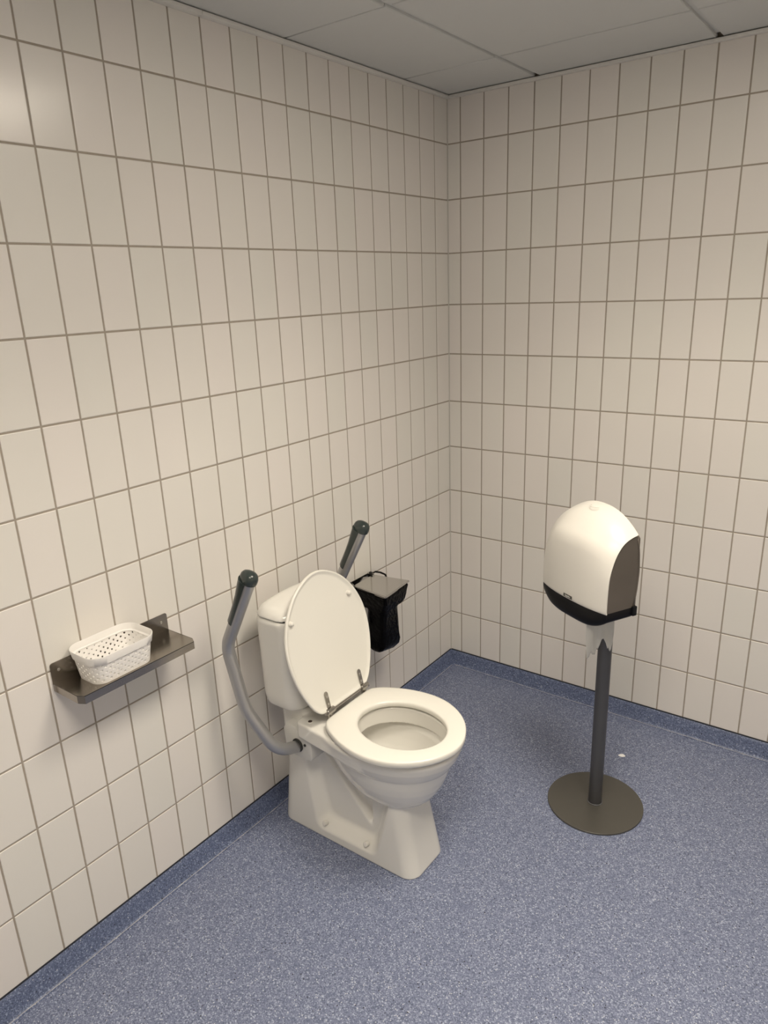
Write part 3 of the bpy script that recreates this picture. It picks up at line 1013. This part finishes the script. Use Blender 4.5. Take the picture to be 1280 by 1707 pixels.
bm_obj('bag_body', loft(body_r, False, True), M['bag'], bag_root, smooth=True, sharp=35)
cuff = [bag_ring(Bx, 0.0, 0.0735, 0.0755, 0.008, BZ - 0.006, 0.0004, 4), bag_ring(Bx, 0.0, 0.0765, 0.0785, 0.010, BZ - 0.012, 0.0010, 4), bag_ring(Bx + 0.001, 0.002, 0.0740, 0.0765, 0.012, BZ - 0.028, 0.0030, 4),
        bag_ring(Bx + 0.002, 0.004, 0.0680, 0.0720, 0.014, BZ - 0.048, 0.0042, 4.4), bag_ring(Bx + 0.003, 0.005, 0.061, 0.0660, 0.016, BZ - 0.064, 0.0050, 4.8), bag_ring(Bx + 0.003, 0.005, 0.0575, 0.0625, 0.018, BZ - 0.076, 0.0055, 5.0, 0.10, -0.05)]
bm_obj('cuff', loft(cuff, False, False), M['bag'], bag_root, smooth=True, sharp=35)
# loop of bag film standing up behind the lid
pth = [Vector((0.022, 0.066, BZ - 0.010)), Vector((0.020, 0.067, BZ + 0.004)), Vector((0.026, 0.075, BZ + 0.008)), Vector((0.045, 0.082, BZ + 0.007)), Vector((0.066, 0.086, BZ + 0.001)), Vector((0.076, 0.082, BZ - 0.012))]
bm_obj('film_fold', sweep(pth, [(0.0045, 0.0006), (-0.0045, 0.0006), (-0.0045, -0.0006), (0.0045, -0.0006)]), M['bag'], bag_root, smooth=True)

# ------------------------------------------------------------------ paper dispenser on its stand
PXY = (0.945, -0.598)
YAW_D = math.radians(-118.0)            # direction its front looks to
nx, ny = math.cos(YAW_D), math.sin(YAW_D)
DR = math.atan2(nx, -ny)                # local +X = to its side, local -Y = to the front
stand = empty('dispenser_stand', (*PXY, 0), 'dark grey floor stand, round base plate and pole under the dispenser', 'stand')
stand.rotation_euler = (0, 0, YAW_D + math.pi / 2)
bm_obj('base_plate', lathe([(0.0005, 0.0), (0.1595, 0.0), (0.161, 0.0015), (0.161, 0.0058), (0.1598, 0.007), (0.0005, 0.0072)], 96, True, True), M['base'], stand, smooth=True, sharp=40)
cyl_obj('pole', (0, 0, 0.006), (0, 0, 1.02), 0.0225, M['pole'], stand, n=40, bevel=0.002)
bm_obj('collar', lathe([(0.0225, 0.0065), (0.0265, 0.0068), (0.0265, 0.0092), (0.0230, 0.0105)], 40), M['pole'], stand, smooth=True, sharp=50)
box_obj('mounting_plate', (-0.06, -0.0275, 0.82), (0.06, -0.0215, 1.03), M['pole'], stand, bevel=0.001)

disp = empty('paper_dispenser', (PXY[0] + nx * 0.144, PXY[1] + ny * 0.144, 0.82), 'white arched toilet-paper dispenser with smoked sides on a pole', 'dispenser')
disp.rotation_euler = stand.rotation_euler
HWD = 0.146
# side profile (depth behind the front edge as +Y, height above the lower cover edge)
PROF = [(0.0035, -0.004), (0.0, 0.0), (-0.0002, 0.03), (0.0004, 0.065), (0.003, 0.10), (0.0075, 0.123), (0.0125, 0.140), (0.021, 0.163), (0.031, 0.181), (0.042, 0.196), (0.055, 0.2075), (0.070, 0.2155), (0.086, 0.221), (0.103, 0.2245)]
MID = [(-0.0135, -0.004), (-0.019, 0.0), (-0.0205, 0.035), (-0.0205, 0.080), (-0.0195, 0.125), (-0.0178, 0.155), (-0.0150, 0.180), (-0.0070, 0.2035), (0.0080, 0.2235),
       (0.024, 0.2415), (0.042, 0.258), (0.061, 0.270), (0.081, 0.2785), (0.103, 0.2845)]
def dense(P, n=4):
    """Catmull-Rom refinement of a profile"""
    Q = [P[0]] + list(P) + [P[-1]]
    out_ = []
    for i in range(1, len(Q) - 2):
        for k in range(n):
            t = k / n
            out_.append(tuple(0.5 * (2 * Q[i][c] + (Q[i + 1][c] - Q[i - 1][c]) * t + (2 * Q[i - 1][c] - 5 * Q[i][c] + 4 * Q[i + 1][c] - Q[i + 2][c]) * t * t
                              + (3 * Q[i][c] - Q[i - 1][c] - 3 * Q[i + 1][c] + Q[i + 2][c]) * t ** 3) for c in (0, 1)))
    out_.append(P[-1])
    return out_
PD, MD = dense(PROF), dense(MID)
NW = 41
verts, faces = [], []
for i, ((d, z), (dm, zm)) in enumerate(zip(PD, MD)):
    tt = i / (len(PD) - 1)
    pw = 3.4 - 1.1 * max(0.0, (tt - 0.45) / 0.55)
    for k in range(NW):
        w = math.sin(math.pi / 2 * (-1 + 2 * k / (NW - 1)))
        f, g = 1 - abs(w) ** 2.6, 1 - abs(w) ** pw
        verts.append((w * HWD, d + (dm - d) * f, z + (zm - z) * g))
for i in range(len(PD) - 1):
    for k in range(NW - 1):
        a = i * NW + k
        faces.append((a, a + 1, a + NW + 1, a + NW))
cov = mesh_obj('cover', verts, faces, M['cover'], disp, smooth=True)
m_ = cov.modifiers.new('shell', 'SOLIDIFY'); m_.thickness = 0.0045; m_.offset = -1
m_ = cov.modifiers.new('edge', 'BEVEL'); m_.width = 0.0016; m_.segments = 2; m_.limit_method = 'ANGLE'; m_.angle_limit = math.radians(50)
# smoked side panels
back_edge = [(0.104, 0.212), (0.112, 0.175), (0.117, 0.110), (0.113, 0.050), (0.104, -0.002)]
side_poly = [(d + 0.0035, z - 0.002) for d, z in PROF[1:-1]] + [(0.101, 0.2205)] + back_edge
for s in (-1, 1):
    bm = bmesh.new()
    v0 = [bm.verts.new((s * (HWD - 0.0015), d, z)) for d, z in side_poly]
    v1 = [bm.verts.new((s * (HWD - 0.006), d, z)) for d, z in side_poly]
    bm.faces.new(v0); bm.faces.new(v1[::-1])
    for k in range(len(side_poly)):
        bm.faces.new((v0[k], v0[(k + 1) % len(side_poly)], v1[(k + 1) % len(side_poly)], v1[k]))
    sp = bm_obj('side_panel', bm, M['smoked'], disp)
    # moulded rib along the rear edge
    rb = sweep(fillet_path([(s * (HWD - 0.001), d - 0.001, z) for d, z in back_edge], (0.02, 0.02, 0.02), 5), circle(0.0024, 8))
    bm_obj('rear_rib', rb, M['smoked'], sp, smooth=True)
# back shell following the arch
bm = bmesh.new()
top = [(-HWD + 0.004 + (2 * HWD - 0.008) * k / 24) for k in range(25)]
outl = [(-HWD + 0.004, -0.015)] + [(w, 0.208 + 0.058 * (1 - abs(w / HWD) ** 2.3)) for w in top] + [(HWD - 0.004, -0.015)]
v0 = [bm.verts.new((w, 0.0985, z)) for w, z in outl]; v1 = [bm.verts.new((w, 0.1150, z)) for w, z in outl]
bm.faces.new(v0); bm.faces.new(v1[::-1])
for k in range(len(outl)):
    bm.faces.new((v0[k], v0[(k + 1) % len(outl)], v1[(k + 1) % len(outl)], v1[k]))
bm_obj('back_shell', bm, M['smoked'], disp)
# black tray below the cover
def tray_ring(scale_w, zc, zs, dfront, dback):
    ring = []
    n = 32
    for k in range(n + 1):              # front, left to right
        w = -1 + 2 * k / n
        f, g = 1 - abs(w) ** 3.2, 1 - abs(w) ** 4.0
        ring.append((w * HWD * scale_w, dfront - 0.0185 * f * scale_w, zs + (zc - zs) * g))
    for k in range(n + 1):              # back, right to left
        w = 1 - 2 * k / n
        g = 1 - abs(w) ** 4.0
        ring.append((w * HWD * scale_w, dback, zs + (zc - zs) * g * 0.25))
    return ring
tr = [tray_ring(0.985, 0.0005, 0.0005, 0.004, 0.104), tray_ring(0.998, -0.006, -0.006, 0.0010, 0.107), tray_ring(0.998, -0.028, -0.016, 0.0012, 0.108), tray_ring(0.990, -0.046, -0.025, 0.003, 0.107),
      tray_ring(0.972, -0.059, -0.031, 0.007, 0.105), tray_ring(0.94, -0.066, -0.035, 0.013, 0.102), tray_ring(0.88, -0.069, -0.037, 0.022, 0.098), tray_ring(0.6, -0.070, -0.040, 0.034, 0.090)]
tray = bm_obj('tray', loft(tr), M['black'], disp, smooth=True, sharp=50)
for s in (-1, 1):
    box_obj('tray_lug', (s * HWD - 0.006, 0.098, -0.028), (s * HWD + 0.006, 0.114, 0.002), M['black'], tray, bevel=0.002)
# key window on top, maker's label on the lower edge
box_obj('label_plate', (-0.019, -0.0212, 0.0015), (0.019, -0.0185, 0.0115), M['label_dark'], disp, bevel=0.0005)
fc = bpy.data.curves.new('lettering', 'FONT')
fc.body = 'katrin'
fc.size = 0.0095
fc.align_x = 'CENTER'
fc.extrude = 0.0002
fo = bpy.data.objects.new('lettering_source', fc)
COL.objects.link(fo)
me = bpy.data.meshes.new_from_object(fo.evaluated_get(bpy.context.evaluated_depsgraph_get()))
bpy.data.objects.remove(fo)
me.transform(Matrix.Translation((0, -0.0214, 0.0035)) @ Matrix.Rotation(math.pi / 2, 4, 'X'))
me.materials.clear()
link_mesh('lettering', me, M['print'], disp)
bm = sweep([Vector((x, 0.066 + 0.010 * math.sin(t), 0.2805 - 0.0006)) for x, t in [(0.017 * math.cos(a), a) for a in [math.radians(20 - 220 * k / 20) for k in range(21)]]], circle(0.0010, 6))
bm_obj('key_slot', bm, M['cover'], disp, smooth=True)

# hanging tissue: the sheet edge faces the front (roll axis runs front to back)
verts, faces = [], []
NU, NV = 26, 18
def torn(u):
    base = 0.148 - 0.012 * u
    notch = 0.050 * math.exp(-((u - 0.66) / 0.085) ** 2)
    return base - notch + 0.006 * math.sin(21 * u) + 0.004 * math.sin(47 * u + 1) + 0.018 * max(0, u - 0.8) * 5 * 0.3
for i in range(NU + 1):
    u = i / NU
    for j in range(NV + 1):
        v = j / NV
        L_ = torn(u)
        wob = (0.006 * math.sin(6.5 * u + 2.2 * v) + 0.003 * math.sin(15 * u - 3 * v)) * (0.25 + 0.75 * v)
        nar = 1 - 0.10 * v + 0.05 * math.sin(3 * v)
        verts.append((0.056 + wob, 0.010 + (0.5 + (u - 0.5) * nar) * 0.108, -0.040 - v * L_))
for i in range(NU):
    for j in range(NV):
        a = i * (NV + 1) + j
        faces.append((a, a + 1, a + NV + 2, a + NV + 1))
tissue = mesh_obj('toilet_paper', verts, faces, M['paper'], None, smooth=True)
tissue.location = disp.location
tissue.rotation_euler = disp.rotation_euler
tag(tissue, 'torn strip of toilet paper hanging from the dispenser', 'toilet paper')
m_ = tissue.modifiers.new('ply', 'SOLIDIFY'); m_.thickness = 0.0008

# scrap of paper on the floor
verts = [(-0.013, -0.004, 0.001), (-0.006, -0.010, 0.003), (0.004, -0.008, 0.001), (0.014, -0.003, 0.004), (0.013, 0.005, 0.0015), (0.003, 0.009, 0.004), (-0.008, 0.007, 0.001), (0.0, 0.0, 0.0045)]
faces = [(7, k, (k + 1) % 7) for k in range(7)]
scrap = mesh_obj('paper_scrap', verts, faces, M['scrap'])
scrap.location = (0.934, -0.287, 0.0)
tag(scrap, 'tiny white paper scrap on the blue floor behind the stand', 'paper scrap')
m_ = scrap.modifiers.new('ply', 'SOLIDIFY'); m_.thickness = 0.0008
